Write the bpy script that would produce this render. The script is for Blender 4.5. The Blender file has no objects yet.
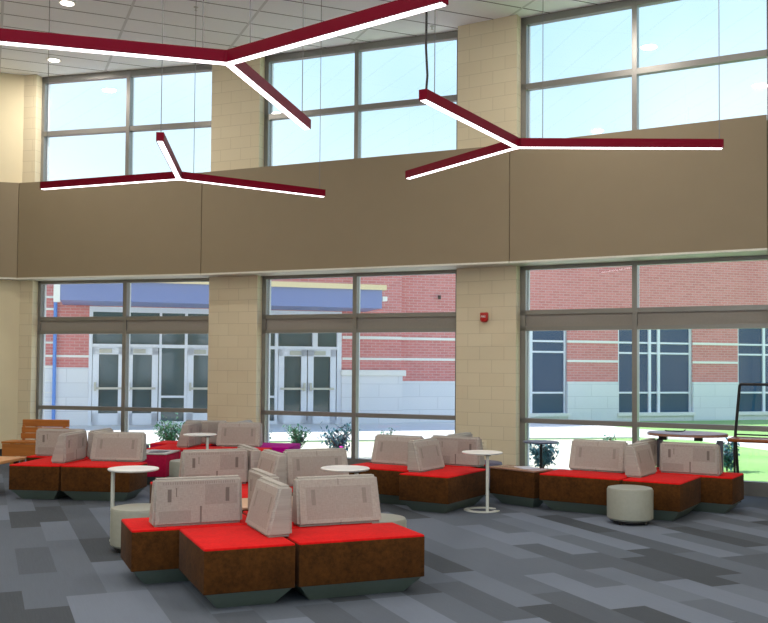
import bpy, bmesh, math, random
from math import sin, cos, pi, radians
from mathutils import Matrix, Vector
random.seed(7)
S = bpy.context.scene
COL = S.collection

# ------------------------------------------------------------------ camera
F_PX, PITCH, ROLL, ROW, H = 947.44, .031608, .0078516, 337.52, 1.70
cam_d = bpy.data.cameras.new('camera'); cam = bpy.data.objects.new('camera', cam_d); COL.objects.link(cam)
cam_d.sensor_width = 36; cam_d.sensor_fit = 'HORIZONTAL'; cam_d.lens = F_PX / 768 * 36
cam_d.shift_y = (ROW - 311.5) / 768
cam_d.clip_end = 500
fw = Vector((0, cos(PITCH), sin(PITCH))); up0 = Vector((0, -sin(PITCH), cos(PITCH))); ex = Vector((1, 0, 0))
rt = cos(ROLL) * ex + sin(ROLL) * up0; upv = cos(ROLL) * up0 - sin(ROLL) * ex
M = Matrix((rt, upv, -fw)).transposed().to_4x4(); M.translation = Vector((0, 0, H))
cam.matrix_world = M; S.camera = cam

def ray(u, v):
    a = (u - 384) / F_PX; b = (v - ROW) / F_PX
    return rt * (a) + upv * (-b) + fw
def at(u, v, z):                       # where the sight line of a photo pixel meets the level z
    r = ray(u, v); return Vector((0, 0, H)) + r * ((z - H) / r.z)
def onplane(u, v, o, d):               # (s, z) on the vertical plane through o along d
    r = ray(u, v); n = Vector((-d[1], d[0])); t = (n.x * o[0] + n.y * o[1]) / (n.x * r.x + n.y * r.y)
    p = Vector((0, 0, H)) + r * t
    return (p.x - o[0]) * d[0] + (p.y - o[1]) * d[1], p.z

# ------------------------------------------------------------------ shader helpers
def lin(c): return tuple((x / 255 / 12.92) if x / 255 <= .04045 else ((x / 255 + .055) / 1.055) ** 2.4 for x in c)
class G:
    def __init__(s, name):
        s.m = bpy.data.materials.new(name); s.m.use_nodes = True; s.t = s.m.node_tree; s.b = s.t.nodes['Principled BSDF']
    def n(s, k, **p):
        x = s.t.nodes.new(k)
        for a, b in p.items(): setattr(x, a, b)
        return x
    def put(s, x, sock):
        if hasattr(x, 'is_output'): s.t.links.new(x, sock)
        else: sock.default_value = x
    def ma(s, op, a, b=0.0, c=0.0):
        x = s.n('ShaderNodeMath', operation=op)
        s.put(a, x.inputs[0]); s.put(b, x.inputs[1]); s.put(c, x.inputs[2]); return x.outputs[0]
    def mix(s, f, a, b):
        x = s.n('ShaderNodeMix', data_type='RGBA')
        s.put(f, x.inputs[0])
        for q, i in ((a, 6), (b, 7)):
            if isinstance(q, tuple): q = (*q[:3], 1)
            s.put(q, x.inputs[i])
        return x.outputs[2]
    def obj(s):
        x = s.n('ShaderNodeTexCoord'); y = s.n('ShaderNodeSeparateXYZ'); s.t.links.new(x.outputs['Object'], y.inputs[0])
        return x.outputs['Object'], y.outputs[0], y.outputs[1], y.outputs[2]
    def comb(s, x, y, z=0.0):
        c = s.n('ShaderNodeCombineXYZ'); s.put(x, c.inputs[0]); s.put(y, c.inputs[1]); s.put(z, c.inputs[2]); return c.outputs[0]
    def noise(s, vec, scale, detail=2.0):
        x = s.n('ShaderNodeTexNoise'); x.inputs['Scale'].default_value = scale; x.inputs['Detail'].default_value = detail
        if vec is not None: s.t.links.new(vec, x.inputs['Vector'])
        return x.outputs[0]
    def bump(s, h, strength=.3, dist=.01):
        x = s.n('ShaderNodeBump'); x.inputs['Strength'].default_value = strength; x.inputs['Distance'].default_value = dist
        s.t.links.new(h, x.inputs['Height']); s.t.links.new(x.outputs[0], s.b.inputs['Normal'])
    def color(s, c): s.put((*c[:3], 1) if isinstance(c, tuple) else c, s.b.inputs['Base Color'])
    def rough(s, r): s.put(r, s.b.inputs['Roughness'])

def plain(name, rgb, rough=.6, metal=0.0, var=.08, scale=30, bump=0.0, coat=0.0):
    g = G(name); c = lin(rgb); o, x, y, z = g.obj()
    nz = g.noise(o, scale)
    g.color(g.mix(nz, tuple(v * (1 - var) for v in c), tuple(min(1, v * (1 + var)) for v in c)))
    g.rough(rough); g.b.inputs['Metallic'].default_value = metal
    if coat: g.b.inputs['Specular IOR Level'].default_value = .08; g.b.inputs['Coat Weight'].default_value = coat; g.b.inputs['Coat Roughness'].default_value = .06; g.b.inputs['Coat IOR'].default_value = 1.9
    if bump: g.bump(nz, bump, .004)
    return g.m
def emit(name, rgb, strength):
    g = G(name); g.color(lin(rgb)); g.b.inputs['Emission Color'].default_value = (*lin(rgb), 1)
    g.b.inputs['Emission Strength'].default_value = strength; return g.m

def fabric(name, rgb, rough=.9, var=.20, sheen=.03):
    g = G(name); c = lin(rgb); o, x, y, z = g.obj()
    a = g.noise(o, 260, 2.0); b = g.noise(o, 7, 3.0)
    b2 = g.noise(o, 34, 4.0)
    f = g.ma('ADD', g.ma('MULTIPLY', a, .3), g.ma('ADD', g.ma('MULTIPLY', b, .3), g.ma('MULTIPLY', b2, .4)))
    f = g.ma('MINIMUM', g.ma('MAXIMUM', g.ma('ADD', g.ma('MULTIPLY', g.ma('SUBTRACT', f, .5), 3.2), .5), 0.0), 1.0)
    g.color(g.mix(f, tuple(v * (1 - var) for v in c), tuple(min(1, v * (1 + var)) for v in c)))
    g.rough(rough); g.b.inputs['Sheen Weight'].default_value = sheen; g.b.inputs['Specular IOR Level'].default_value = .15
    g.bump(a, .25, .003); return g.m

def brick_mat(name, rgb1, rgb2, mortar, w, h, ms, bump=.3, rough=.85, axes='xz'):
    g = G(name); o, x, y, z = g.obj()
    v = g.comb(x, z) if axes == 'xz' else g.comb(y, z)
    b = g.n('ShaderNodeTexBrick'); g.t.links.new(v, b.inputs['Vector'])
    b.inputs['Scale'].default_value = 1; b.inputs['Brick Width'].default_value = w; b.inputs['Row Height'].default_value = h
    b.inputs['Mortar Size'].default_value = ms; b.inputs['Mortar Smooth'].default_value = .3
    b.inputs['Color1'].default_value = (*lin(rgb1), 1); b.inputs['Color2'].default_value = (*lin(rgb2), 1); b.inputs['Mortar'].default_value = (*lin(mortar), 1)
    b.inputs['Bias'].default_value = 0
    nz = g.noise(o, 3, 4.0)
    g.color(g.mix(g.ma('MULTIPLY', nz, .12), b.outputs[0], lin(mortar)))
    g.rough(rough)
    inv = g.ma('SUBTRACT', 1.0, b.outputs[1]); g.bump(inv, bump, .01)
    return g.m

def carpet_mat():
    g = G('plank_carpet'); o, x, y, z = g.obj()
    A = radians(22.87)
    u = g.ma('ADD', g.ma('MULTIPLY', x, cos(A)), g.ma('MULTIPLY', y, sin(A)))
    v = g.ma('ADD', g.ma('MULTIPLY', x, -sin(A)), g.ma('MULTIPLY', y, cos(A)))
    cu = g.ma('FLOOR', g.ma('DIVIDE', u, .2945))
    wn = g.n('ShaderNodeTexWhiteNoise', noise_dimensions='1D'); g.t.links.new(cu, wn.inputs['W'])
    off = g.ma('DIVIDE', g.ma('FLOOR', g.ma('MULTIPLY', wn.outputs[0], 4.0)), 4.0)
    cv = g.ma('FLOOR', g.ma('ADD', g.ma('DIVIDE', v, 1.18), off))
    w2 = g.n('ShaderNodeTexWhiteNoise', noise_dimensions='2D'); g.t.links.new(g.comb(cu, cv), w2.inputs['Vector'])
    lev = g.ma('DIVIDE', g.ma('ROUND', g.ma('MULTIPLY', w2.outputs[0], 4.0)), 4.0)
    fine = g.noise(o, 180, 2.0)
    streak = g.noise(g.comb(g.ma('MULTIPLY', u, 90.0), g.ma('MULTIPLY', v, 3.0)), 1.0, 2.0)
    f = g.ma('ADD', g.ma('MULTIPLY', lev, .78), g.ma('MULTIPLY', g.ma('ADD', fine, streak), .13))
    g.color(g.mix(f, lin((46, 52, 58)), lin((108, 118, 134))))
    g.rough(.95); g.bump(fine, .3, .004); return g.m

def ceiling_mat():
    g = G('ceiling_tile'); o, x, y, z = g.obj()
    A = radians(22.87)
    u = g.ma('ADD', g.ma('MULTIPLY', x, cos(A)), g.ma('MULTIPLY', y, sin(A)))
    v = g.ma('ADD', g.ma('MULTIPLY', x, -sin(A)), g.ma('MULTIPLY', y, cos(A)))
    du = g.ma('ABSOLUTE', g.ma('SUBTRACT', g.ma('FRACT', g.ma('ADD', g.ma('DIVIDE', g.ma('SUBTRACT', u, 1.95), 1.797), .5)), .5))
    dv = g.ma('ABSOLUTE', g.ma('SUBTRACT', g.ma('FRACT', g.ma('ADD', g.ma('DIVIDE', g.ma('SUBTRACT', v, 15.046), .576), .5)), .5))
    lu = g.ma('LESS_THAN', du, .012); lv = g.ma('LESS_THAN', dv, .022)
    nz = g.noise(o, 60, 3.0)
    c = g.mix(nz, lin((238, 241, 250)), lin((250, 251, 255)))
    c = g.mix(lv, c, lin((104, 102, 112))); c = g.mix(lu, c, lin((212, 214, 220)))
    g.color(c); g.rough(.95)
    h = g.ma('SUBTRACT', 1.0, lv); g.bump(h, .4, .01); return g.m

def cushion_mat(name, tint=1.0):
    g = G(name); o, x, y, z = g.obj()
    def rect(x0, x1, z0, z1):
        a = g.ma('MULTIPLY', g.ma('GREATER_THAN', x, x0), g.ma('LESS_THAN', x, x1))
        return g.ma('MULTIPLY', a, g.ma('MULTIPLY', g.ma('GREATER_THAN', z, z0), g.ma('LESS_THAN', z, z1)))
    def uni(*r):
        q = rect(*r[0])
        for k in r[1:]: q = g.ma('MAXIMUM', q, rect(*k))
        return q
    back = g.ma('LESS_THAN', y, .02); front = g.ma('GREATER_THAN', y, .06)
    bdark = uni((-.245, -.215, .19, .29), (.215, .245, .18, .29), (.01, .025, .02, .15), (-.18, -.172, .23, .30))
    bpatch = uni((.05, .31, .16, .32), (-.31, -.06, .03, .12))
    fdark = uni((-.28, .28, .05, .30)); fline = uni((-.006, .006, .31, .36), (-.006, .006, .0, .04), (-.235, -.20, .16, .28), (.20, .235, .16, .28))
    tick = g.ma('MULTIPLY', g.ma('GREATER_THAN', g.ma('FRACT', g.ma('MULTIPLY', x, 55.0)), .55), rect(-.29, .29, .325, .345))
    wv = g.ma('ADD', g.ma('MULTIPLY', g.noise(g.comb(g.ma('MULTIPLY', x, 25.0), g.ma('MULTIPLY', z, 220.0), y), 1.0, 2.0), .5),
              g.ma('MULTIPLY', g.noise(g.comb(g.ma('MULTIPLY', x, 220.0), g.ma('MULTIPLY', z, 25.0), y), 1.0, 2.0), .5))
    base = g.mix(wv, lin((126 * tint, 120 * tint, 115 * tint)), lin((200 * tint, 194 * tint, 187 * tint)))
    d1 = lin((92, 84, 80)); d2 = lin((132, 122, 116))
    c = g.mix(g.ma('MULTIPLY', g.ma('MULTIPLY', back, bpatch), .35), base, d2)
    c = g.mix(g.ma('MULTIPLY', g.ma('MULTIPLY', back, bdark), .75), c, d1)
    c = g.mix(g.ma('MULTIPLY', g.ma('MULTIPLY', back, tick), .35), c, d1)
    c = g.mix(g.ma('MULTIPLY', g.ma('MULTIPLY', front, fdark), .32), c, d2)
    c = g.mix(g.ma('MULTIPLY', g.ma('MULTIPLY', front, fline), .35), c, d1)
    g.color(c); g.rough(.9); g.b.inputs['Sheen Weight'].default_value = .05
    g.bump(wv, .25, .003); return g.m

def wood_mat(name, a, b, sc=1.0, rough=.4):
    g = G(name); o, x, y, z = g.obj()
    n1 = g.noise(g.comb(g.ma('MULTIPLY', x, 2.5 * sc), g.ma('MULTIPLY', y, 28 * sc), g.ma('MULTIPLY', z, 28 * sc)), 1.0, 4.0)
    g.color(g.mix(n1, lin(a), lin(b))); g.rough(rough); return g.m

def glass_mat(name, tint=(1, 1, 1), gloss=.06):
    m = bpy.data.materials.new(name); m.use_nodes = True; t = m.node_tree; t.nodes.clear()
    o = t.nodes.new('ShaderNodeOutputMaterial'); mx = t.nodes.new('ShaderNodeMixShader')
    tr = t.nodes.new('ShaderNodeBsdfTransparent'); gl = t.nodes.new('ShaderNodeBsdfGlossy')
    tr.inputs[0].default_value = (*tint, 1); gl.inputs['Roughness'].default_value = .02
    mx.inputs[0].default_value = gloss
    t.links.new(tr.outputs[0], mx.inputs[1]); t.links.new(gl.outputs[0], mx.inputs[2]); t.links.new(mx.outputs[0], o.inputs[0])
    return m

def ground_mat():
    g = G('lawn_grass'); o, x, y, z = g.obj()
    a = g.noise(o, .7, 4.0); b = g.noise(o, 25, 3.0)
    c = g.mix(a, lin((120, 168, 84)), lin((176, 204, 132)))
    g.color(g.mix(g.ma('MULTIPLY', b, .5), c, lin((86, 130, 62)))); g.rough(.95); g.bump(b, .5, .03); return g.m

# ------------------------------------------------------------------ mesh helpers
class MB:
    def __init__(s): s.bm = bmesh.new()
    def _add(s, t, mat=None):
        if mat is not None: bmesh.ops.transform(t, matrix=mat, verts=t.verts)
        me = bpy.data.meshes.new('t'); t.to_mesh(me); t.free(); s.bm.from_mesh(me); bpy.data.meshes.remove(me); return s
    def box(s, x0, x1, y0, y1, z0, z1, bev=0.0, seg=2, mat=None):
        t = bmesh.new(); bmesh.ops.create_cube(t, size=1)
        for v in t.verts: v.co = Vector(((x0 + x1) / 2 + v.co.x * (x1 - x0), (y0 + y1) / 2 + v.co.y * (y1 - y0), (z0 + z1) / 2 + v.co.z * (z1 - z0)))
        if bev: bmesh.ops.bevel(t, geom=list(t.edges), offset=bev, segments=seg, affect='EDGES', profile=.5)
        return s._add(t, mat)
    def prism(s, pts, z0, z1, bev=0.0, mat=None):
        t = bmesh.new(); a = [t.verts.new((p[0], p[1], z0)) for p in pts]; b = [t.verts.new((p[0], p[1], z1)) for p in pts]
        n = len(pts); t.faces.new(a[::-1]); t.faces.new(b)
        for i in range(n): t.faces.new((a[i], a[(i + 1) % n], b[(i + 1) % n], b[i]))
        bmesh.ops.recalc_face_normals(t, faces=t.faces)
        if bev: bmesh.ops.bevel(t, geom=list(t.edges), offset=bev, segments=2, affect='EDGES')
        return s._add(t, mat)
    def hull8(s, lo, hi, bev=0.0, seg=2, mat=None):       # two quads, lower and upper
        t = bmesh.new(); a = [t.verts.new(p) for p in lo]; b = [t.verts.new(p) for p in hi]
        t.faces.new(a[::-1]); t.faces.new(b)
        for i in range(4): t.faces.new((a[i], a[(i + 1) % 4], b[(i + 1) % 4], b[i]))
        bmesh.ops.recalc_face_normals(t, faces=t.faces)
        if bev: bmesh.ops.bevel(t, geom=list(t.edges), offset=bev, segments=seg, affect='EDGES')
        return s._add(t, mat)
    def lathe(s, prof, n=40, mat=None):
        t = bmesh.new(); rings = []
        for r, z in prof:
            rings.append([t.verts.new((r * cos(2 * pi * i / n), r * sin(2 * pi * i / n), z)) for i in range(n)])
        for a, b in zip(rings, rings[1:]):
            for i in range(n): t.faces.new((a[i], a[(i + 1) % n], b[(i + 1) % n], b[i]))
        t.faces.new(rings[0][::-1]); t.faces.new(rings[-1])
        bmesh.ops.recalc_face_normals(t, faces=t.faces)
        return s._add(t, mat)
    def tube(s, pts, r, n=10, closed=False):
        t = bmesh.new(); pts = [Vector(p) for p in pts]; rings = []; N = len(pts)
        prev = None
        for i, p in enumerate(pts):
            if closed: d = pts[(i + 1) % N] - pts[i - 1]
            else: d = pts[min(i + 1, N - 1)] - pts[max(i - 1, 0)]
            d.normalize(); ref = Vector((0, 0, 1)) if abs(d.z) < .9 else Vector((1, 0, 0))
            a = d.cross(ref).normalized(); b = d.cross(a).normalized()
            if prev is not None and a.dot(prev) < 0: a, b = -a, -b
            prev = a
            rr = r[i] if isinstance(r, (list, tuple)) else r
            rings.append([t.verts.new(p + a * rr * cos(2 * pi * k / n) + b * rr * sin(2 * pi * k / n)) for k in range(n)])
        pairs = list(zip(rings, rings[1:])) + ([(rings[-1], rings[0])] if closed else [])
        for A, B in pairs:
            for k in range(n): t.faces.new((A[k], A[(k + 1) % n], B[(k + 1) % n], B[k]))
        if not closed: t.faces.new(rings[0][::-1]); t.faces.new(rings[-1])
        bmesh.ops.recalc_face_normals(t, faces=t.faces)
        return s._add(t)
    def build(s, name, mat, parent=None, smooth=False, loc=None, rz=0.0):
        me = bpy.data.meshes.new(name); s.bm.to_mesh(me); s.bm.free(); me.materials.append(mat)
        if smooth:
            me.shade_smooth(); me.set_sharp_from_angle(angle=radians(38))
        o = bpy.data.objects.new(name, me); COL.objects.link(o)
        if parent is not None: o.parent = parent
        if loc is not None: o.location = loc
        o.rotation_euler.z = rz
        return o
def tag(o, label=None, cat=None, group=None, kind=None):
    if label: o['label'] = label
    if cat: o['category'] = cat
    if group: o['group'] = group
    if kind: o['kind'] = kind
    return o
def thing(name, label, cat, loc=(0, 0, 0), rz=0.0, group=None):
    o = bpy.data.objects.new(name, None); COL.objects.link(o); o.empty_display_size = .1
    o.location = loc; o.rotation_euler.z = rz
    return tag(o, label, cat, group)
def struct(o): o['kind'] = 'structure'; return o
def copy_tree(o, parent=None):
    c = o.copy(); COL.objects.link(c)
    if parent is not None: c.parent = parent
    for ch in [k for k in list(COL.objects) if k.parent is o]: copy_tree(ch, c)
    return c

# ------------------------------------------------------------------ materials
CARPET = carpet_mat(); CEIL = ceiling_mat()
BLOCK = brick_mat('painted_block', (216, 204, 176), (212, 199, 170), (192, 179, 150), .4064, .2032, .0045, .25, .75)
BLOCKY = brick_mat('painted_block_return', (206, 186, 146), (198, 178, 138), (160, 140, 104), .4064, .2032, .006, .35, .75, 'yz')
PAINT = plain('cream_wall_paint', (214, 202, 170), .8, var=.03, scale=4)
TAUPE = plain('taupe_band_paint', (136, 122, 98), .7, var=.04, scale=3)
LEDGE = plain('ledge_trim_white', (210, 208, 196), .5)
ALU = plain('window_frame_grey', (136, 134, 130), .35, .5, .05)
WALU = plain('skylit_strip_white', (226, 228, 236), .45)
SHADE = plain('roller_shade_box_grey', (140, 134, 126), .6)
BASEB = plain('black_rubber_base', (24, 26, 26), .6)
GLASS = glass_mat('window_glass', (.97, .99, 1.0), .05)
REDF = fabric('red_seat_fabric', (206, 16, 16)); RED_SHADED = fabric('shaded_red_side_fabric', (76, 45, 15), var=.55)  # block sides: same red fabric, its shade put into a brown colour
RED_WINLIT = fabric('window_lit_red_side_fabric', (176, 22, 66)); MAG_WINLIT = fabric('magenta_lit_red_fabric', (168, 0, 128))  # red fabric again, bluish window light put into the colour
PLINTH = plain('grey_green_plinth', (98, 112, 104), .45)
CUSH = cushion_mat('woven_cushion_fabric')
LAM = wood_mat('pale_laminate', (190, 150, 122), (218, 182, 152))
LAMD = wood_mat('brown_laminate', (132, 96, 84), (168, 128, 108), rough=.25)
LAMG = wood_mat('grey_laminate', (176, 170, 168), (206, 200, 196), rough=.25)
BENCHW = wood_mat('amber_bench_wood', (140, 78, 26), (196, 122, 50))
BLK = plain('black_metal', (32, 30, 32), .4, .3)
WHT = plain('white_laminate', (238, 238, 236), .35)
CHR = plain('satin_metal', (190, 190, 184), .3, .6)
POUF = plain('grey_vinyl', (150, 152, 142), .5, bump=.1)
POUFD = plain('violet_grey_vinyl', (92, 90, 112), .5, bump=.1)
FIXR = plain('maroon_fixture_paint', (112, 0, 30), .45, .0, .03, coat=.03)
LEDM = emit('led_diffuser', (255, 244, 250), 3.2)
DLM = emit('downlight_lens', (255, 248, 236), 6.0)
WIRE = plain('steel_cable', (120, 120, 122), .4, .6)
REDP = plain('red_alarm_plastic', (176, 18, 16), .35)
LETT = plain('white_lettering', (240, 240, 240), .5)
POLE = plain('pale_grey_steel', (206, 210, 204), .4)
PLATE = plain('ivory_plate', (222, 212, 186), .5)

# ------------------------------------------------------------------ setting: floor, ceiling
ZC = 7.11
PG = [(-6.404, 17.678), (-3.129, 16.807), (-2.03, 16.345), (1.14, 15.059), (2.17, 14.456), (5.169, 12.826)]
BAY = []
for i in range(3):
    a = Vector(PG[2 * i]); b = Vector(PG[2 * i + 1]); d = (b - a).normalized(); BAY.append((a, b, d, Vector((d.y, -d.x))))
WL = Vector((-6.83, 17.62))
room = [(-9.4, -7), (9.6, -7), (9.6, 9.6), (5.40, 12.86), (2.12, 14.63), (1.24, 15.17), (-2.06, 16.52), (-3.05, 16.95), (-6.85, 17.86), (-9.4, 16.7)]
struct(MB().prism(room, -.12, 0).build('floor', CARPET))
struct(MB().prism(room, ZC, ZC + .25).build('ceiling', CEIL))

# ------------------------------------------------------------------ piers and window wall
def W2(bay, s, off):       # world xy on bay at distance s along, off inward
    a, b, d, n = BAY[bay]; return a + d * s + n * off
def pier(name, L, R, dirL, nL, nR):
    # L,R front face corners (world xy); returns go back along the bays' normals
    d = (R - L).normalized(); ang = math.atan2(d.y, d.x); w = (R - L).length
    def loc(v): v = v - L; return (v.x * d.x + v.y * d.y, -v.x * d.y + v.y * d.x)
    A = loc(L - nL * .34); B = loc(R - nR * .34)
    o = MB().prism([(0, 0), (w, 0), B, A], 0, ZC).build(name, BLOCK, loc=(L.x, L.y, 0), rz=ang)
    return struct(o)
pL1 = W2(0, 3.497, .2); pR1 = W2(1, -.075, .2)
pL2 = W2(1, 3.493, .2); pR2 = W2(2, -.087, .2)
pL0 = W2(0, -.323, .2); pR0 = W2(0, -.057, .2)
pL3 = W2(2, 3.52, .2); pR3 = pL3 + Vector((cos(radians(-32)), sin(radians(-32)))) * 1.19
struct(pier('wall_pier_left', pL0, pR0, None, BAY[0][3], BAY[0][3]))
pier('wall_pier_centre_left', pL1, pR1, None, BAY[0][3], BAY[1][3])
pier('wall_pier_centre_right', pL2, pR2, None, BAY[1][3], BAY[2][3])
pier('wall_pier_right', pL3, pR3, None, BAY[2][3], Vector((sin(radians(-35)), -cos(radians(-35)))))

def wallseg(name, p, q, z0, z1, mat, th=.25, side=1):
    p = Vector(p); q = Vector(q); d = (q - p).normalized(); n = Vector((-d.y, d.x)) * side
    w = (q - p).length
    o = MB().box(0, w, 0, th * side, z0, z1).build(name, mat, loc=(p.x, p.y, 0), rz=math.atan2(d.y, d.x))
    return struct(o)
dl = Vector((-.386, -.16)).normalized()
wl_end = pL0 + dl * 2.7
wallseg('wall_left_angled', wl_end, pL0, 0, ZC, PAINT)
wallseg('wall_left', (wl_end.x, -7), (wl_end.x, wl_end.y), 0, ZC, PAINT)
wallseg('wall_right', (9.35, 10.0), (9.35, -7), 0, ZC, PAINT)
wallseg('wall_back_lower', (9.6, -6.8), (-9.6, -6.8), 0, .8, PAINT)  # unseen back wall, its openings added to let in fill daylight
wallseg('wall_back_upper', (9.6, -6.8), (-9.6, -6.8), 6.6, ZC, PAINT)
for bx in (-9.2, -4.7, -.25, 4.3, 8.8): struct(MB().box(bx, bx + .5, -7.05, -6.8, .8, 6.6).build('wall_back_pier', PAINT))
struct(MB().box(-60, 60, -60, -7.1, -.3, -.03).build('ground_rear_bounce', plain('rear_bounce_paving', (240, 238, 232), .9)))  # unseen bright paving added to bounce sunlight up to the ceiling
wallseg('wall_right_angled', pR3, (9.5, 9.35), 0, ZC, PAINT)
# black base along the angled left wall
a_, b_ = wl_end, pL0
d_ = (b_ - a_).normalized()
struct(MB().box(0, (b_ - a_).length - .02, -.015, -.001, 0, .15).build('baseboard_left', BASEB, loc=(a_.x, a_.y, 0), rz=math.atan2(d_.y, d_.x)))

# header wall between the two window rows plus each bay's glazing
for i in range(3):
    a, b, d, n = BAY[i]; ang = math.atan2(d.y, d.x)
    L0 = [-.057, -.075, -.087][i]; L1 = [3.497, 3.493, 3.52][i]
    frame_x0, frame_x1 = L0, L1
    nm = 'window_%d' % (i + 1)
    # local frame: x along the bay, y outward (local -y is inward)
    hd = struct(MB().box(L0, L1, -.10, .30, 3.30, 4.78).build(['wall_header_left', 'wall_header_centre', 'wall_header_right'][i], TAUPE, loc=(a.x, a.y, 0), rz=ang))
    mid = [1.755, 1.675, 1.655][i]
    for row, (z0, z1) in enumerate(((.0, 3.30), (4.78, ZC))):
        w = bpy.data.objects.new('window_%d' % (i + 1 + 3 * row), None); COL.objects.link(w); w.location = (a.x, a.y, 0); w.rotation_euler.z = ang
        w['kind'] = 'structure'
        hs = [(.07, .19), (.875, .945), (2.275, 2.335), (2.52, 2.59), (3.205, 3.30)] if row == 0 else [(4.78, 4.86), (5.985, 6.075), (6.995, 7.11)]
        f = MB()
        gl0 = 0.0; gr = L1 - .07
        f.box(L0, gl0, -.03, .08, z0, z1); f.box(gr, L1, -.03, .08, z0, z1)
        f.box(mid - .036, mid + .036, -.04, .08, z0, z1)
        for (h0, h1) in hs:
            f.box(L0, L1, -.03, .075, h0, h1)
        if row == 0: f.box(L0, L1, -.02, .07, 0, .07)
        f.build('window_frame', ALU, w)
        lit_strip = MB()  # white strips paint the sky light on the mullions' outer sides
        for (x0, x1) in ((gl0 - .03, gl0 + .012), (mid - .03, mid + .03)): lit_strip.box(x0, x1, .08, .13, z0, z1)
        lit_strip.build('skylit_mullion_strip', WALU, w)
        hs2 = sorted(hs)
        for k in range(len(hs2) - 1):
            for (x0, x1) in ((gl0, mid - .036), (mid + .036, gr)):
                zz0, zz1 = hs2[k][1], hs2[k + 1][0]
                if row == 0 and k == 2:
                    MB().box(x0, x1, .0, .05, zz0, zz1).build('shade_box', SHADE, w)
                else:
                    MB().box(x0, x1, .03, .042, zz0, zz1).build('pane', GLASS, w)

# taupe band with a white underside edge, four faces
bp = [Vector((-8.2, 16.98)), Vector((-6.735, 17.326)), Vector((-3.161, 16.253)), Vector((1.855, 14.043)), Vector((4.98, 12.267)), Vector((7.6, 10.4))]
bk = [Vector((-8.3, 17.4)), Vector((-6.70, 17.80)), Vector((-3.0, 16.86)), Vector((2.2, 14.56)), Vector((5.2, 12.85)), Vector((7.9, 10.9))]
bk[0] = bp[0] + Vector((-.05, .2))
for i in range(5):
    nm = 'trim_%d' % (i + 1)
    p0, p1, q1, q0 = bp[i], bp[i + 1], bk[i + 1], bk[i]
    e = (p1 - p0).normalized() * .006
    p0 = p0 + e; p1 = p1 - e
    struct(MB().prism([p0, p1, q1, q0], 3.29, 5.04).build(nm, TAUPE))
    nn = Vector(((p1 - p0).y, -(p1 - p0).x)).normalized() * .012
    struct(MB().prism([p0 + nn, p1 + nn, q1, q0], 3.262, 3.29).build('trim_%d' % (i + 6), LEDGE))

# ------------------------------------------------------------------ ceiling fittings
def downlight(x, y, label, grp):
    t = thing('ceiling_downlight', label, 'ceiling light', (x, y, ZC), 0, grp)
    MB().lathe([(.10, -.001), (.135, -.002), (.135, -.012), (.10, -.016)], 28).build('trim_ring', WHT, t, True)
    MB().lathe([(.098, -.0165), (.098, -.020)], 28).build('lens', DLM, t)
    l = bpy.data.lights.new('downlight_lamp', 'AREA'); l.shape = 'DISK'; l.size = .24; l.energy = DLE; l.color = (1.0, .93, .84)
    lo = bpy.data.objects.new('downlight_lamp', l); COL.objects.link(lo); lo.parent = t; lo.location = (0, 0, -.03)
    return t
DLE = 62
downlight(-4.77, 13.98, 'round recessed downlight in the ceiling nearest the top left corner', None)
downlight(-5.89, 16.63, 'round recessed downlight in the ceiling just above the left clerestory window', None)
for gx in (-6.3, -2.1, 2.1, 6.3):  # unseen downlights added to raise the light level in the hall
    for gy in (-4.2, 0.3, 4.6, 8.6):
        if gx == 6.3 and gy > 8: continue
        downlight(gx, gy, 'unseen added fill downlight in the ceiling outside the photo frame', 'added fill downlights over the rest of the hall')
downlight(2.4, 12.0, 'unseen added fill downlight in the ceiling outside the photo frame', 'added fill downlights over the rest of the hall')  # one more unseen lamp added as fill
for (x, y, lb) in ((-2.874, 14.12, 'small sprinkler head in the ceiling above the left maroon pendant arms'), (.721, 14.84, 'small sprinkler head in the ceiling near the middle clerestory window')):
    t = thing('ceiling_sprinkler', lb, 'sprinkler', (x, y, ZC))
    MB().lathe([(.035, .004), (.035, -.008), (.012, -.012)], 16).build('flange', CHR, t, True)
    MB().lathe([(.010, -.010), (.008, -.045), (.022, -.048), (.022, -.053)], 12).build('deflector', CHR, t, True)

# ------------------------------------------------------------------ Y pendants
def pendant(hx, hy, arms, label, wires):
    z = 4.10
    t = thing('pendant_light', label, 'pendant light', (hx, hy, z), 0)
    for k, (L, ang) in enumerate(arms):
        a = radians(ang); R = Matrix.Rotation(a, 4, 'Z')
        MB().box(.03, L, -.042, .042, .012, .108, .003, 1, R).build('light_arm', FIXR, t)
        MB().box(.0, L - .012, -.027, .027, .004, .0125, 0, 1, R).build('diffuser', LEDM, t)
    MB().lathe([(.050, .012), (.050, .1085)], 6).build('hub', FIXR, t)
    for k, (kk, s) in enumerate(wires):
        L, ang = arms[kk]; a = radians(ang); x, y = cos(a) * s, sin(a) * s
        MB().tube([(x, y, .115), (x, y, ZC - z - .02)], .0045, 6).build('cable', WIRE, t)
        MB().lathe([(.04, ZC - z - .025), (.04, ZC - z)], 16, Matrix.Translation((x, y, 0))).build('ceiling_cup', WHT, t)
    return t
pendant(-1.26, 7.48, [(2.09, -38.), (2.6, -164.5), (2.12, 77.4)], 'largest maroon three-armed pendant light running out of the top left of the frame', [(0, .25), (1, .2), (0, 1.95), (2, 1.95), (1, 2.2)])
pendant(-2.665, 12.17, [(2.155, 33.3), (2.195, 159.3), (2.085, -83.3)], 'farthest maroon three-armed pendant light hanging before the left clerestory window', [(0, 2.08), (1, 2.12), (2, 2.0), (0, .2)])
t3 = pendant(1.435, 10.27, [(2.235, -.7), (2.095, 123.2), (2.125, -121.3)], 'maroon three-armed pendant light on the right before the beige pier', [(0, 2.2), (0, .28), (2, 1.9)])
R3 = radians(-121.3)
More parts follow.
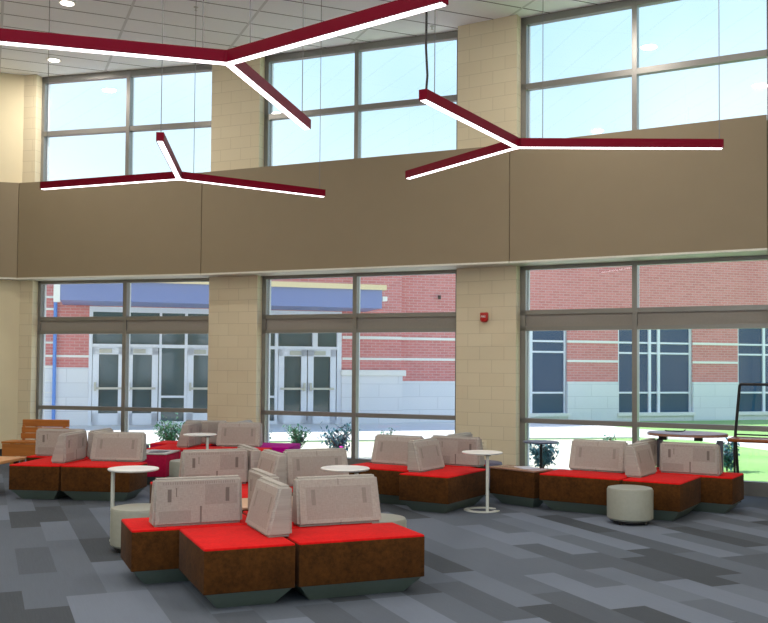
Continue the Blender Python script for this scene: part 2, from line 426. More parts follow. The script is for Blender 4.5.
cx, cy = cos(R3) * 2.06, sin(R3) * 2.06
MB().tube([(cx, cy, .11), (cx + .01, cy, .25), (cx - .004, cy, .5), (cx, cy, 1.0), (cx, cy, ZC - 4.13)], .011, 8).build('power_cord', BLK, t3)

# ------------------------------------------------------------------ wall fittings
a2 = pL2; d2 = (pR2 - pL2).normalized(); n2 = Vector((d2.y, -d2.x)); ang2 = math.atan2(d2.y, d2.x)
s_, z_ = onplane(485, 317.2, a2, d2)
q = a2 + d2 * s_
t = thing('fire_alarm', 'small red fire alarm strobe high on the beige block pier', 'fire alarm', (q.x, q.y, z_), ang2)
MB().box(-.062, .062, -.055, -.001, -.055, .072, .012, 2).build('housing', REDP, t, True)
MB().lathe([(.055, -.0), (.048, -.03), (.02, -.04)], 20, Matrix.Translation((0, -.03, -.04))).build('horn', REDP, t, True)
cu = bpy.data.curves.new('lettering', 'FONT'); cu.body = 'FIRE'; cu.size = .045; cu.extrude = .001; cu.align_x = 'CENTER'
tmp = bpy.data.objects.new('tmp', cu); COL.objects.link(tmp); bpy.context.view_layer.update()
lm = bpy.data.meshes.new_from_object(tmp.evaluated_get(bpy.context.evaluated_depsgraph_get())); bpy.data.objects.remove(tmp)
lm.materials.clear(); lm.materials.append(LETT); lo = bpy.data.objects.new('lettering', lm); COL.objects.link(lo); lo.parent = t; lo.rotation_euler = (pi / 2, 0, 0); lo.location = (-.004, -.057, -.008)
s_, z_ = onplane(483.5, 444.5, a2, d2); q = a2 + d2 * s_
t = thing('wall_outlet', 'ivory outlet plate low on the beige pier behind the tall white table', 'outlet', (q.x, q.y, z_), ang2)
MB().box(-.052, .052, -.012, -.001, -.06, .06, .004).build('cover_plate', PLATE, t)
for dz in (-.026, .026): MB().box(-.018, .018, -.015, -.010, dz - .014, dz + .014, .003).build('socket', plain('ivory_socket', (200, 190, 166)), t)

# ------------------------------------------------------------------ seating
def seat_module(x0, x1, y0, y1, label, grp, parent_xy, rz, side=RED_SHADED, top=REDF, h=.44):
    cx, cy = (x0 + x1) / 2, (y0 + y1) / 2; w, d = (x1 - x0) / 2 - .004, (y1 - y0) / 2 - .004
    p = Vector(parent_xy) + Vector((cx * cos(rz) - cy * sin(rz), cx * sin(rz) + cy * cos(rz)))
    t = thing('bench_seat', label, 'bench seat', (p.x, p.y, 0), rz, grp)
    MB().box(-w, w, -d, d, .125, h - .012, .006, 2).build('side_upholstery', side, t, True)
    MB().box(-w + .001, w - .001, -d + .001, d - .001, h - .03, h, .010, 3).build('seat_top', top, t, True)
    i0, i1 = .12, .012
    MB().hull8([(-w + i0, -d + i0, 0), (w - i0, -d + i0, 0), (w - i0, d - i0, 0), (-w + i0, d - i0, 0)],
               [(-w + i1, -d + i1, .127), (w - i1, -d + i1, .127), (w - i1, d - i1, .127), (-w + i1, d - i1, .127)]).build('plinth', PLINTH, t)
    return t
def table_module(x0, x1, y0, y1, label, parent_xy, rz, side, topm, h=.46):
    cx, cy = (x0 + x1) / 2, (y0 + y1) / 2; w, d = (x1 - x0) / 2 - .004, (y1 - y0) / 2 - .004
    p = Vector(parent_xy) + Vector((cx * cos(rz) - cy * sin(rz), cx * sin(rz) + cy * cos(rz)))
    t = thing('table_block', label, 'low table', (p.x, p.y, 0), rz)
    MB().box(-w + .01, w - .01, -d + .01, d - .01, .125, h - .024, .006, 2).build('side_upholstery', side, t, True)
    MB().box(-w, w, -d, d, h - .022, h, .004, 2).build('tabletop', topm, t, True)
    i0, i1 = .12, .014
    MB().hull8([(-w + i0, -d + i0, 0), (w - i0, -d + i0, 0), (w - i0, d - i0, 0), (-w + i0, d - i0, 0)],
               [(-w + i1, -d + i1, .127), (w - i1, -d + i1, .127), (w - i1, d - i1, .127), (-w + i1, d - i1, .127)]).build('plinth', PLINTH, t)
    return t
cush_src = []
def cushion(x, y, rot, label, grp, parent_xy, rz, tilt=0.0, w=.36, h=.375):
    p = Vector(parent_xy) + Vector((x * cos(rz) - y * sin(rz), x * sin(rz) + y * cos(rz)))
    if not cush_src:
        m = MB().hull8([(-w, 0, 0), (w, 0, 0), (w, .20, 0), (-w, .20, 0)], [(-w + .012, 0, h), (w - .012, 0, h), (w - .012, .10, h), (-w + .012, .10, h)], .021, 3)
        o = m.build('back_cushion', CUSH, None, True); cush_src.append(o)
    else:
        o = cush_src[0].copy(); COL.objects.link(o)
    if abs(abs(rot) - pi / 2) < .01: o.scale.x = .91
    o.location = (p.x, p.y, .441); o.rotation_euler.z = rz + rot + tilt
    return tag(o, label, 'back cushion', grp)

def cluster(o, deg, where, mirror=False, A=(-.675, -.01, -.63, .28), B=(.01, 1.01, -.63, -.01), A2=(-1.03, -.01, .30, .92), D=(.01, .85, .02, 1.0),
            P4=(.53, .2), side=None, dside=None, dtop=REDF, D2=True, P1=(-.5, .38), P3=(.045, -.035), P3b=(.045, .63), skip=()):
    rz = radians(deg); m = -1 if mirror else 1
    L, R = ('right', 'left') if mirror else ('left', 'right')
    def mod(r, lb, sd, tp=REDF):
        x0, x1, y0, y1 = r
        if mirror: x0, x1 = -x1, -x0
        seat_module(x0, x1, y0, y1, lb, 'red bench seats of ' + where, o, rz, sd, tp)
    sd = side or RED_SHADED
    if 'A' not in skip: mod(A, 'narrow red bench seat, front %s of %s' % (L, where), sd)
    if 'B' not in skip: mod(B, 'wide red bench seat, front %s of %s' % (R, where), sd)
    if 'A2' not in skip: mod(A2, 'set-back red bench seat, %s of %s' % (L, where), sd)
    if 'D' not in skip: mod(D, 'rear red bench seat, %s of %s' % (R, where), dside or sd, dtop)
    g = 'beige back cushions of ' + where
    cushion(m * P1[0], P1[1], 0, 'patched flat-faced cushion, %s of %s' % (L, where), g, o, rz)
    cushion(m * P4[0], P4[1], pi, 'sloped framed cushion, %s of %s' % (R, where), g, o, rz)
    cushion(m * P3[0], P3[1], m * pi / 2, 'end-on beige cushion, front of %s' % where, g, o, rz)
    cushion(m * P3b[0], P3b[1], -m * pi / 2, 'end-on beige cushion, rear of %s' % where, g, o, rz)

GG = radians(22.87)
def guv(u, v): return (u * cos(GG) - v * sin(GG), u * sin(GG) + v * cos(GG))
near = guv(2.09, 7.14)
cluster(near, 22.87, 'the seating cluster nearest the camera', P4=(.565, .2))
near2 = guv(2.71, 9.59)
cluster(near2, 22.87, 'the cluster right behind the nearest one', B=(.01, 1.01, -.32, .1), D=(.01, .85, .12, 1.0), P1=(-.43, .38), P3=(.14, -.035), P3b=(-.05, .66), P4=(.60, .2))
table_module(-.03, .66, .0, .60, 'pale wood-topped table block between the two nearest seating clusters', guv(2.10, 8.18), GG, RED_SHADED, LAM)
Lc = (-3.97, 12.52)
cluster(Lc, -6.5, 'the far left cluster by the wooden bench', A=(-.675, -.01, -.63, .42), B=(.01, .91, -.63, -.01), A2=(-1.0, -.01, .44, 1.0), D=(.01, .42, .01, .95), P1=(-.56, .53), P4=(.46, .2), P3=(-.06, -.04), P3b=(-.05, .6), side=RED_SHADED)
rl = radians(-6.5)
table_module(.06, .8, 1.02, 1.62, 'grey-topped window-lit red table block behind the far left cluster', Lc, rl, RED_WINLIT, LAMG)
BL = (-2.81, 14.97)
cluster(BL, -8, 'the far cluster under the left beige pier', side=RED_WINLIT, A=(-.72, -.10, -.63, .28), B=(-.08, 1.10, -.6, -.01), A2=(-1.03, -.01, .30, .92), D=(.30, 1.34, .02, .9), P3=(-.14, -.04), P1=(-.14, .42), P3b=(.42, .56), dside=MAG_WINLIT, dtop=MAG_WINLIT)
Cc = (.756 - .675 * .857 + .63 * .515, 10.991 + .675 * .515 + .63 * .857)
cluster(Cc, -31, 'the middle cluster below the red alarm', mirror=True, B=(.01, 1.01, -.33, .28), A=(-.675, -.01, -.63, .47), A2=(-.42, -.01, .49, .95), D=(.01, .85, .30, 1.2), P4=(.53, .37), P1=(-.15, .56), P3=(-.004, -.1), P3b=(.002, 1.12))
Rc = (3.064, 11.43)
cluster(Rc, -32.5, 'the right cluster beneath the right window', mirror=True)
# wood topped block between middle and right clusters
tz = math.atan2(11.519 - 12.04, 1.72 - 1.332)
table_module(.01, .73, .0, .385, 'brown-topped table block joining the middle and right clusters', (1.325, 12.035), radians(-46), RED_SHADED, LAMD)
# low wood table at the far left edge
def low_table():
    o = Vector((-4.83, 12.02)); rz = radians(-7)
    t = thing('coffee_table', 'low pale wooden coffee table at the left edge of the photo', 'coffee table', (o.x - .75, o.y + .55, 0), rz)
    MB().box(-.72, .68, -.47, .45, .41, .45, .006).build('tabletop', wood_mat('tan_table_wood', (196, 136, 84), (226, 172, 120)), t, True)
    for sx in (-.62, .58):
        for sy in (-.38, .36): MB().box(sx - .025, sx + .025, sy - .025, sy + .025, 0, .41).build('leg', BLK, t)
low_table()
# papers
def paper(name, p, z, w, d, rz, label, mat):
    o = MB().box(-w / 2, w / 2, -d / 2, d / 2, 0, .004).build(name, mat, None, False, (p[0], p[1], z), rz); return tag(o, label, 'magazine')
PAP = plain('glossy_paper', (208, 208, 222), .3)
paper('magazine', (1.80, 11.90), .4605, .22, .29, .3, 'pale magazine lying on the brown-topped table block', PAP)
paper('magazine', (-3.22, 13.68), .4605, .2, .27, -.2, 'dark magazine lying on the grey-topped table block', plain('dark_cover', (70, 66, 72), .4))

# poufs
def pouf(x, y, label, r=.25, h=.40, mat=POUF):
    t = thing('pouf', label, 'pouf', (x, y, 0))
    MB().lathe([(r - .02, .045), (r, .065), (r, h - .03), (r - .012, h - .008), (r - .05, h)], 44).build('cushion', mat, t, True)
    for k in range(4):
        a = pi / 4 + k * pi / 2
        MB().lathe([(.022, 0), (.022, .045)], 12, Matrix.Translation((cos(a) * (r - .06), sin(a) * (r - .06), 0))).build('foot', BLK, t)
    MB().lathe([(r - .035, .022), (r - .035, .046)], 32).build('base_disc', BLK, t)
    return t
pouf(2.74, 10.55, 'round light grey pouf standing before the right-hand cluster')
pouf(-2.255, 8.8, 'round grey pouf left of the nearest cluster under a small white table')
pouf(-.04, 8.30, 'round light grey pouf peeping out right of the nearest cluster')
pouf(-2.70, 13.15, 'grey pouf half hidden beside the window-lit red table block')
pouf(-4.12, 15.7, 'dark pouf beyond the far left cluster by the left window', mat=POUFD)
pouf(1.42, 13.3, 'dark violet pouf behind the tall white table by the pier', mat=POUFD)

# side tables with C shaped foot ring
def side_table(x, y, px, py, label, h=.70, r=.245, topm=WHT, polem=POLE, ring=True):
    t = thing('side_table', label, 'side table', (x, y, 0))
    MB().lathe([(r - .012, h - .022), (r - .002, h - .014), (r, h - .006), (r - .006, h)], 48).build('tabletop', topm, t, True)
    dx, dy = px - x, py - y
    MB().lathe([(.019, .008), (.019, h - .03)], 16, Matrix.Translation((dx, dy, 0))).build('pole', polem, t, True)
    a = math.atan2(-dy, -dx)
    MB().box(-.03, .16, -.03, .03, h - .036, h - .022, .003, 1, Matrix.Translation((dx, dy, 0)) @ Matrix.Rotation(a, 4, 'Z')).build('bracket', BLK, t)
    if ring:
        R0, R1 = .15, .215; bm = MB(); n = 40; ph = radians(18)
        tt = bmesh.new(); v = []
        for i in range(n + 1):
            an = ph + radians(15) + (2 * pi - radians(50)) * i / n
            v.append([tt.verts.new((rr * cos(an), rr * sin(an), zz)) for rr, zz in ((R0, 0), (R1, 0), (R1, .012), (R0, .012))])
        for i in range(n):
            for k in range(4): tt.faces.new((v[i][k], v[i][(k + 1) % 4], v[i + 1][(k + 1) % 4], v[i + 1][k]))
        tt.faces.new(v[0]); tt.faces.new(v[-1][::-1]); bmesh.ops.recalc_face_normals(tt, faces=tt.faces)
        bm._add(tt); bm.build('foot_ring', polem, t)
    return t
side_table(1.188, 11.40, 1.235, 11.24, 'round white side table standing free before the middle cluster, on a slim pole')
side_table(-2.435, 9.285, -2.63, 9.27, 'round white side table over the grey pouf on the left')
side_table(-.377, 9.48, -.26, 9.36, 'round white side table behind the nearest cluster, at the photo centre')
side_table(-2.70, 13.99, -2.56, 13.84, 'small round white side table before the cluster under the left pier')
side_table(2.17, 13.1, 2.18, 13.12, 'dark round side table standing in front of the right window', topm=plain('blue_grey_top', (96, 104, 130), .3), polem=BLK)

# amber wood bench at far left
def wood_bench():
    t = thing('wooden_bench', 'amber wooden slatted bench at the far left under the left window', 'bench', (-5.64, 15.6, 0), radians(-4))
    w = .41
    for k, (y0, y1) in enumerate(((-.25, -.13), (-.115, .005), (.02, .14))): MB().box(-w - .12, w, y0, y1, .42, .455, .006).build('seat_slat', BENCHW, t)
    MB().box(-w - .11, w - .02, -.24, -.21, .22, .415, .004).build('apron', BENCHW, t)
    for k, (z0, z1, yy) in enumerate(((.475, .565, .15), (.572, .662, .175), (.669, .79, .20))):
        MB().box(-w + .02 - .0 * k, w + .0, yy, yy + .03, z0, z1, .012 if k == 2 else .005, 3).build('back_slat', BENCHW, t)
    for sx in (-w + .05, w - .08):
        for sy in (-.2, .17): MB().box(sx - .03, sx + .03, sy - .03, sy + .03, 0, .42).build('leg', BENCHW, t)
        MB().box(sx - .02, sx + .02, .182, .215, .42, .70).build('back_post', BENCHW, t)
wood_bench()

# high oval table by the right window
def high_table():
    X, Y = 3.92, 12.25
    rz = radians(-24)
    t = thing('high_table', 'high oval brown-edged table standing before the right window', 'high table', (X, Y, 0), rz)
    def oval(a, b, z0, z1, m, name):
        tm = MB(); tm.prism([(a * cos(2 * pi * i / 48), b * sin(2 * pi * i / 48)) for i in range(48)], z0, z1); return tm.build(name, m, t)
    oval(.50, .42, .855, .885, LAMD, 'table_edge'); oval(.488, .408, .8855, .892, plain('blue_grey_laminate', (158, 162, 190), .25), 'tabletop')
    for sx in (-.3, .14): MB().box(sx - .05, sx + .05, -.06, .06, .79, .855).build('support_bracket', BLK, t)
    for sx in (-.34, .40):
        MB().box(sx - .04, sx + .04, -.03, .03, .02, .80, .004).build('leg', plain('grey_steel_leg', (110, 112, 122), .35, .5), t)
        MB().box(sx - .04, sx + .04, -.24, .24, 0, .03, .004).build('foot_bar', BLK, t)
    c = MB().tube([(-.12, 0, .012), (-.10, 0, .008), (-.04, .01, .006), (.02, -.012, .006), (.08, .01, .006), (.12, 0, .012), (.14, 0, .03)], .007, 8).build('curved_cord', BLK, None, True, (3.80, 12.40, .893), rz)
    c.location.z = .8935
    tag(c, 'short dark curved cord lying on the high oval table', 'cord')
high_table()
def tube_desk():
    X, Y = 4.45, 12.12
    rz = radians(-30)
    t = thing('tube_frame_desk', 'high wooden-topped desk with tall black tube frame at the right edge', 'desk', (X, Y, 0), rz)
    m = MB(); w = .95
    m.box(-.02, w, -.22, .22, .80, .845, .012, 3); m.build('desktop', wood_mat('chestnut_top', (110, 56, 24), (150, 84, 40), rough=.25), t, True)
    MB().tube([(.05, .235, .0), (.0, .235, .86), (.055, .235, 1.50), (.065, .235, 1.515), (.085, .235, 1.52), (w, .235, 1.52)], .019, 10).build('tube_frame', BLK, t, True)
    MB().tube([(.0, .235, .87), (w, .235, .87)], .010, 8).build('cross_rail', BLK, t, True)
    for (x, y) in ((.06, -.18), (w - .05, -.18), (w - .05, .18)): MB().tube([(x, y, 0), (x, y, .80)], .014, 10).build('leg', BLK, t, True)
tube_desk()

# ------------------------------------------------------------------ outside
struct(MB().prism([(-60, 7), (-9.7, 17.2), (-6.9, 18.2), (-3.0, 17.3), (2.2, 15.1), (5.3, 13.3), (9.9, 9.7), (60, 7), (60, 90), (-60, 90)], -.30, -.03).build('ground_lawn', ground_mat()))
def gpoly(name, pts, z0, z1, mat, label=None):
    q = [at(u, v, 0) for u, v in pts]; return struct(MB().prism([(p.x, p.y) for p in q], z0, z1).build(name, mat))
CONC = plain('pale_concrete', (214, 210, 204), .8, var=.06, scale=2)
gpoly('ground_pavement', [(-120, 415), (340, 411), (402, 415), (520, 421), (600, 425), (645, 429.5), (700, 433), (740, 437), (800, 446), (800, 455), (768, 449), (700, 440), (640, 437), (525, 438), (455, 439), (340, 440), (268, 441), (36, 446), (-120, 448)], -.03, .0, CONC)
MULCH = plain('pale_gravel_bed', (214, 206, 184), .95, var=.25, scale=40)
gpoly('ground_bed', [(-60, 449), (36, 447), (268, 442), (340, 441), (455, 440), (525, 439), (600, 438.5), (640, 441), (655, 470), (500, 474), (300, 470), (40, 460), (-60, 461)], -.03, -.02, MULCH)

BRICK = brick_mat('red_brick', (212, 126, 124), (198, 112, 110), (206, 160, 158), .26, .085, .011, .2)
STONE = brick_mat('limestone', (228, 226, 228), (220, 220, 224), (196, 196, 200), 1.2, .4, .008, .1)
BAND = plain('white_stone_band', (232, 228, 222), .7)
DGL = G('dark_building_glass'); DGL.color(lin((18, 66, 100))); DGL.rough(.06); DGL.b.inputs['Specular IOR Level'].default_value = .3; DGL = DGL.m
DGL2 = G('storefront_glass'); DGL2.color(lin((58, 84, 92))); DGL2.rough(.08); DGL2.b.inputs['Specular IOR Level'].default_value = .8; DGL2 = DGL2.m
FASC = plain('blue_grey_fascia', (120, 132, 178), .5, .1)
CREAM = plain('cream_coping', (226, 204, 162), .6)
BLUEP = plain('blue_downpipe', (96, 140, 214), .4)

a14 = radians(14); dE = Vector((cos(a14), sin(a14)))
pE = ray(300, 368); pE = Vector((pE.x / pE.y * 28.2, 28.2)); oE = pE - dE * 9.0       # facade origin
def sE(u, v=400): return onplane(u, v, oE, dE)
a17 = radians(17.5); dR = Vector((cos(a17), sin(a17)))
tp = ray(401, 368); pR = Vector((tp.x / tp.y * 29.3, 29.3))
def sR(u, v=400): return onplane(u, v, pR, dR)
class Facade:
    def __init__(s, o, d, name, label):
        s.o, s.d = o, d; s.t = thing(name, label, 'building', (o.x, o.y, 0), math.atan2(d.y, d.x))
    def c(s, u, v): return onplane(u, v, s.o, s.d)
    def rect(s, name, mat, u0, u1, v0, v1, y0, y1, parent=None, z=None, sx=None):
        sa, _ = s.c(u0, (v0 + v1) / 2); sb, _ = s.c(u1, (v0 + v1) / 2); _, za = s.c((u0 + u1) / 2, v0); _, zb = s.c((u0 + u1) / 2, v1)
        if sx: sa, sb = sx
        if z: zb, za = z
        return MB().box(sa, sb, y0, y1, zb, za).build(name, mat, parent or s.t)
TOP = 6.4
# entrance block
E_ = Facade(oE, dE, 'school_building', 'red brick building with white-framed glass entrance doors across the courtyard')
sA = -16.0; s88, _ = E_.c(88, 400); s341, _ = E_.c(341, 400); s401, _ = E_.c(401, 400)
zst = E_.c(60, 367.3)[1]
MB().box(sA, s88, 0, .4, zst, TOP).build('brick_wall', BRICK, E_.t)
MB().box(sA, s88, -.04, .4, -.05, zst).build('limestone_base', STONE, E_.t)
zh = E_.c(200, 309)[1]; zh = E_.c(100, 306.5)[1]
MB().box(s88, s341, 0, .4, zh, TOP).build('brick_wall', BRICK, E_.t)
MB().box(s341, s401, 0, .3, 0, TOP).build('brick_wall', BRICK, E_.t)
zc1 = E_.c(370, 370)[1]; zc0 = E_.c(370, 376)[1]
MB().box(s341, s401 + .02, -.10, .3, -.05, zc0).build('limestone_base', STONE, E_.t)
MB().box(s341 - .03, s401 + .12, -.16, .3, zc0, zc1, .03).build('base_cap', BAND, E_.t)
for v0, v1 in ((336.3, 339.2), (357.7, 360.2)):
    zz = (E_.c(370, v1)[1], E_.c(370, v0)[1]); MB().box(s341 + .03, s401, -.03, .1, *zz).build('white_stone_band', BAND, E_.t)
for v0, v1 in ((355, 357.4),):
    zz = (E_.c(70, v1)[1], E_.c(70, v0)[1]); MB().box(sA, s88, -.03, .1, *zz).build('white_stone_band', BAND, E_.t)
sp0 = E_.c(40, 400)[0]; sp1 = E_.c(53, 400)[0]
for v0, v1 in ((296, 298), (308, 310), (341.5, 343.5), (365.5, 368), (380, 381), (392, 393), (402, 403)):
    zz = (E_.c(47, v1)[1], E_.c(47, v0)[1]); MB().box(sp0 - 1.0, sp1, -.05, .1, *zz).build('white_stone_band', BAND, E_.t)
sx = E_.c(54.2, 400)[0]
MB().tube([(sx, -.12, 0), (sx, -.12, 4.1), (sx + .05, -.5, 4.35)], .05, 10).build('downpipe', BLUEP, E_.t)
# storefront
sf = MB().box(s88, s341, .12, .20, 0, zh).build('storefront_glass', DGL2, E_.t)
ft = E_.c(200, 309)[1]
MB().box(s88, s341, 0, .22, zh - .12, zh + .01).build('storefront_head', WALU, E_.t)
def vert(u0, u1, z0=0, z1=None): MB().box(E_.c(u0, 400)[0], E_.c(u1, 400)[0], -.02, .20, z0, z1 or zh).build('mullion', WALU, E_.t)
for u0, u1 in ((88, 91.5), (158.5, 161), (184, 186.8), (266, 267.3), (274.5, 277.5), (336.5, 341)): vert(u0, u1)
ztr0 = E_.c(140, 347)[1]; ztr1 = E_.c(140, 345)[1]
MB().box(s88, s341, -.01, .2, ztr0 - .02, ztr1 + .02).build('transom_bar', WALU, E_.t)
MB().box(s88, s341, -.01, .2, ztr1 + .93, ztr1 + 1.0).build('transom_bar', WALU, E_.t)
MB().box(E_.c(161, 400)[0], E_.c(184, 400)[0], -.01, .2, .78, .84).build('transom_bar', WALU, E_.t)
MB().box(E_.c(267, 400)[0], E_.c(275, 400)[0], -.01, .2, .78, .84).build('transom_bar', WALU, E_.t)
MB().box(s88, s341, -.01, .2, 0, .10).build('sill_bar', WALU, E_.t)
vert(312, 317, ztr1, zh)
def door(u0, u1, hinge_left):
    a, b = E_.c(u0, 400)[0], E_.c(u1, 400)[0]; z1 = ztr0 - .02
    st = .17
    m = MB(); m.box(a, a + st, -.03, .06, .02, z1); m.box(b - st, b, -.03, .06, .02, z1); m.box(a, b, -.03, .06, z1 - .2, z1); m.box(a, b, -.03, .06, .02, .34)
    d = m.build('entrance_door', WALU, E_.t)
    MB().box(a + .06, b - .06, -.10, -.05, 1.02, 1.08).build('push_bar', CHR, d)
    cx = b - .35 if hinge_left else a + .35
    MB().box(cx - .17, cx + .17, -.09, -.03, z1 - .16, z1 - .04).build('door_closer', CHR, d)
    hx = b - .08 if hinge_left else a + .08
    MB().box(hx - .03, hx + .03, -.14, -.03, .98, 1.22).build('pull_handle', CHR, d)
door(92, 124, False); door(126, 157.5, False); door(187, 219, False); door(221, 253, True); door(278, 306.5, True); door(307.5, 335.5, False)
# canopy
dC = Vector((cos(radians(16.7)), sin(radians(16.7)))); tc = ray(60, 300); oC = Vector((tc.x / tc.y * 24.5, 24.5))
s0 = 0; s1 = onplane(382, 308, oC, dC)[0]; zb = onplane(200, 303.6, oC, dC)[1]; zt = onplane(300, 287.5, oC, dC)[1]; ztt = onplane(300, 282.3, oC, dC)[1]
cn = bpy.data.objects.new('entrance_canopy', None); COL.objects.link(cn); cn.parent = E_.t
mw = Matrix.Translation((oE.x, oE.y, 0)) @ Matrix.Rotation(a14, 4, 'Z')
cn.matrix_local = mw.inverted() @ (Matrix.Translation((oC.x, oC.y, 0)) @ Matrix.Rotation(radians(16.7), 4, 'Z'))
MB().box(s0, s1, 0, 2.1, zb, zt).build('fascia', FASC, cn)
MB().box(s0 - .06, s1 + .12, -.06, 2.1, zt, ztt).build('coping', CREAM, cn)
MB().box(s0 - .16, s0, -.03, .2, zb - .05, zt + .1).build('corner_trim', BAND, cn)
MB().box(s1 + .02, s1 + .16, .0, .25, onplane(384, 301, oC, dC)[1], onplane(384, 296.5, oC, dC)[1]).build('canopy_light', BAND, cn)
# wing on the right
R_ = Facade(pR, dR, 'school_wing', 'red brick wing with tall blue-green windows seen through the right window')
zs_ = R_.c(590, 381.6)[1]; zwt = R_.c(590, 321)[1]; zwb = R_.c(655, 415)[1]
ws = [(R_.c(527, 400)[0], R_.c(567, 400)[0]), (R_.c(618, 400)[0], R_.c(692.5, 400)[0]), (R_.c(738, 400)[0], R_.c(806, 400)[0])]
edges = [0] + [x for w in ws for x in w] + [26]
MB().box(0, 26, 0, .45, zwt, TOP).build('brick_wall', BRICK, R_.t)
for k in range(0, len(edges), 2):
    a, b = edges[k], edges[k + 1]
    MB().box(a, b, 0, .45, zs_, zwt).build('brick_wall', BRICK, R_.t)
    MB().box(a, b, -.05, .45, -.06, zs_).build('limestone_base', STONE, R_.t)
    for v0, v1 in ((340.6, 343), (360, 362.4)):
        MB().box(a, b, -.03, .1, R_.c(590, v1)[1], R_.c(590, v0)[1]).build('white_stone_band', BAND, R_.t)
for k, (a, b) in enumerate(ws):
    MB().box(a, b, -.02, .45, -.06, zwb).build('limestone_base', STONE, R_.t)
    MB().box(a - .05, b + .05, -.10, .1, zwb - .02, zwb + .09).build('window_sill', BAND, R_.t)
    f = MB(); 
    zhs = [R_.c(655, v)[1] for v in (343, 353.3, 392.7)]
    for z in zhs: f.box(a, b, .05, .14, z - .03, z + .03)
    vs = {0: [531.5, 566], 1: [650.5, 659.5, 691.5], 2: [765]}[k]
    for u in vs: s_ = R_.c(u, 400)[0]; f.box(s_ - .05, s_ + .05, .04, .14, zwb, zwt)
    f.box(a, a + .06, .04, .14, zwb, zwt); f.box(b - .06, b, .04, .14, zwb, zwt)
    w = f.build('tall_window', WALU, R_.t)
    MB().box(a, b, .10, .16, zwb, zwt).build('window_glass', DGL, w)
s_, z_ = R_.c(438, 299.5)
MB().lathe([(.05, 0), (.05, .12)], 14, Matrix.Translation((s_, -.12, z_)) ).build('wall_lamp', BLK, R_.t)

# pull the brick and stone coordinates right: they read each part's own local space
# shrubs
LEAF = [plain('shrub_leaf_green', (60, 116, 84), .6, var=.3, scale=6), plain('shrub_leaf_teal', (64, 112, 122), .55, var=.3, scale=6)]
TWIG = plain('shrub_twig', (96, 80, 62), .9)
def shrub(u, vbase, w, hgt, label, n=260, m=0, sparse=False, wild=False):
    p = at(u, vbase, 0); t = thing('shrub', label, 'shrub', (p.x, p.y, -.02))
    st = MB(); lf = bmesh.new()
    tips = []
    for k in range(14 if not sparse else 6):
        a = random.uniform(0, 2 * pi); r = random.uniform(.2, 1) * w / 2; hh = hgt * random.uniform(.6, 1)
        tip = Vector((cos(a) * r, sin(a) * r, hh)); mid = Vector((cos(a) * r * .35, sin(a) * r * .35, hh * .5))
        st.tube([(0, 0, 0), mid, tip], [.012, .009, .004], 5); tips.append((mid, tip))
    for k in range(n):
        mid, tip = random.choice(tips); f = random.uniform(.1, 1.05)
        c = (mid * .3).lerp(tip, f) + Vector((random.gauss(0, w * .09), random.gauss(0, w * .09), random.gauss(0, hgt * .07)))
        c.z = max(c.z, .04)
        s = random.uniform(.03, .06) * (1.0 if not sparse else .9)
        R = Matrix.Rotation(random.uniform(0, 6.3), 3, 'Z') @ Matrix.Rotation(random.uniform(-1.1, 1.1), 3, 'X')
        v = [lf.verts.new(c + R @ Vector(q)) for q in ((0, -s, 0), (s * .5, 0, s * .18), (0, s, 0), (-s * .5, 0, s * .18))]
        lf.faces.new(v)
    st.build('branches', TWIG, t)
    b = MB(); b._add(lf); b.build('foliage', LEAF[m], t)
    return t
shrub(169, 448, .75, .62, 'green shrub in the planting bed outside the left window', 520, 0)
shrub(298, 449, .62, .50, 'leafy shrub outside the middle window, left of its mullion', 420, 0)
shrub(339, 457, .62, .66, 'dense teal shrub outside the middle window beside the mullion', 560, 1)
shrub(389, 447, .42, .42, 'sparse twiggy shrub outside the middle window near the pier', 90, 0, True)
shrub(266, 447, .35, .36, 'small sparse shrub at the left edge of the middle window', 80, 0, True)
shrub(543, 468, .70, .46, 'dense blue-green shrub outside the right window behind the dark side table', 620, 1)
shrub(607, 452, .4, .36, 'small sparse shrub outside the right window above the cushion', 90, 0, True)
shrub(727, 470, .52, .48, 'blue-green shrub outside the right window beside the high table', 460, 1)
shrub(128, 448, .4, .25, 'low green plant outside the left window near its mullion', 120, 0)
p = at(341, 456, 0)
t = thing('magenta_flower', 'magenta flower bloom at the foot of the teal shrub outside', 'flower', (p.x + .02, p.y - .55, -.02))
MB().tube([(0, 0, 0), (.01, 0, .2)], .006, 6).build('stem', LEAF[0], t)
fl = MB()
for k in range(7):
    a = k * 2 * pi / 7
    fl.hull8([(-.01, 0, 0), (.01, 0, 0), (.02, .05, .02), (-.02, .05, .02)], [(-.01, 0, .01), (.01, 0, .01), (.02, .05, .03), (-.02, .05, .03)], mat=Matrix.Translation((.01, 0, .2)) @ Matrix.Rotation(a, 4, 'Z') @ Matrix.Rotation(.5, 4, 'X'))
fl.build('petals', plain('magenta_petal', (226, 40, 190), .6), t)

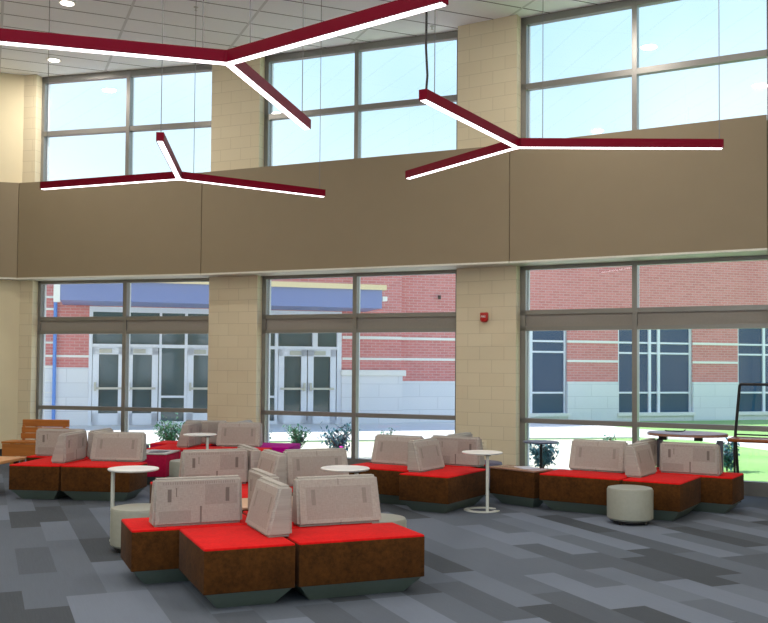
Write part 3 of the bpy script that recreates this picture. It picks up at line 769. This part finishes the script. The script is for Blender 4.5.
# ------------------------------------------------------------------ light
w = bpy.data.worlds.new('sky'); S.world = w; w.use_nodes = True; nt = w.node_tree; bg = nt.nodes['Background']
tc_ = nt.nodes.new('ShaderNodeTexCoord'); sep = nt.nodes.new('ShaderNodeSeparateXYZ'); cr = nt.nodes.new('ShaderNodeValToRGB')
nt.links.new(tc_.outputs['Generated'], sep.inputs[0]); nt.links.new(sep.outputs[2], cr.inputs[0])
nz = nt.nodes.new('ShaderNodeTexNoise'); nz.inputs['Scale'].default_value = 2.2; nz.inputs['Detail'].default_value = 4
nt.links.new(tc_.outputs['Generated'], nz.inputs['Vector'])
mx = nt.nodes.new('ShaderNodeMix'); mx.data_type = 'RGBA'; mx.inputs[7].default_value = (.62, .68, .72, 1)
mr = nt.nodes.new('ShaderNodeMapRange'); mr.inputs[1].default_value = .42; mr.inputs[2].default_value = .72; mr.inputs[4].default_value = .5
nt.links.new(nz.outputs[0], mr.inputs[0]); nt.links.new(mr.outputs[0], mx.inputs[0])
e = cr.color_ramp.elements
e[0].position = 0; e[0].color = (.74, .80, .86, 1); e[1].position = 1; e[1].color = (.16, .36, .80, 1)
k = e.new(.20); k.color = (.38, .49, .54, 1); k = e.new(.34); k.color = (.25, .40, .50, 1); k = e.new(.6); k.color = (.22, .38, .58, 1)
nt.links.new(cr.outputs[0], mx.inputs[6]); nt.links.new(mx.outputs[2], bg.inputs[0]); bg.inputs[1].default_value = 2.2
sun = bpy.data.lights.new('sun', 'SUN'); sun.energy = 7.0; sun.angle = .01; sun.color = (1, .97, .9)
so = bpy.data.objects.new('sun', sun); COL.objects.link(so)
dirv = Vector((-.80, .12, .95)).normalized(); so.rotation_euler = dirv.to_track_quat('Z', 'Y').to_euler(); so.location = (-20, 20, 30)

S.view_settings.view_transform = 'Standard'; S.view_settings.look = 'None'; S.view_settings.gamma = 1; S.view_settings.use_curve_mapping = False
S.view_settings.exposure = 0.15
S.cycles.use_denoising = True
S.cycles.max_bounces = 8; S.cycles.transparent_max_bounces = 16; S.cycles.diffuse_bounces = 5
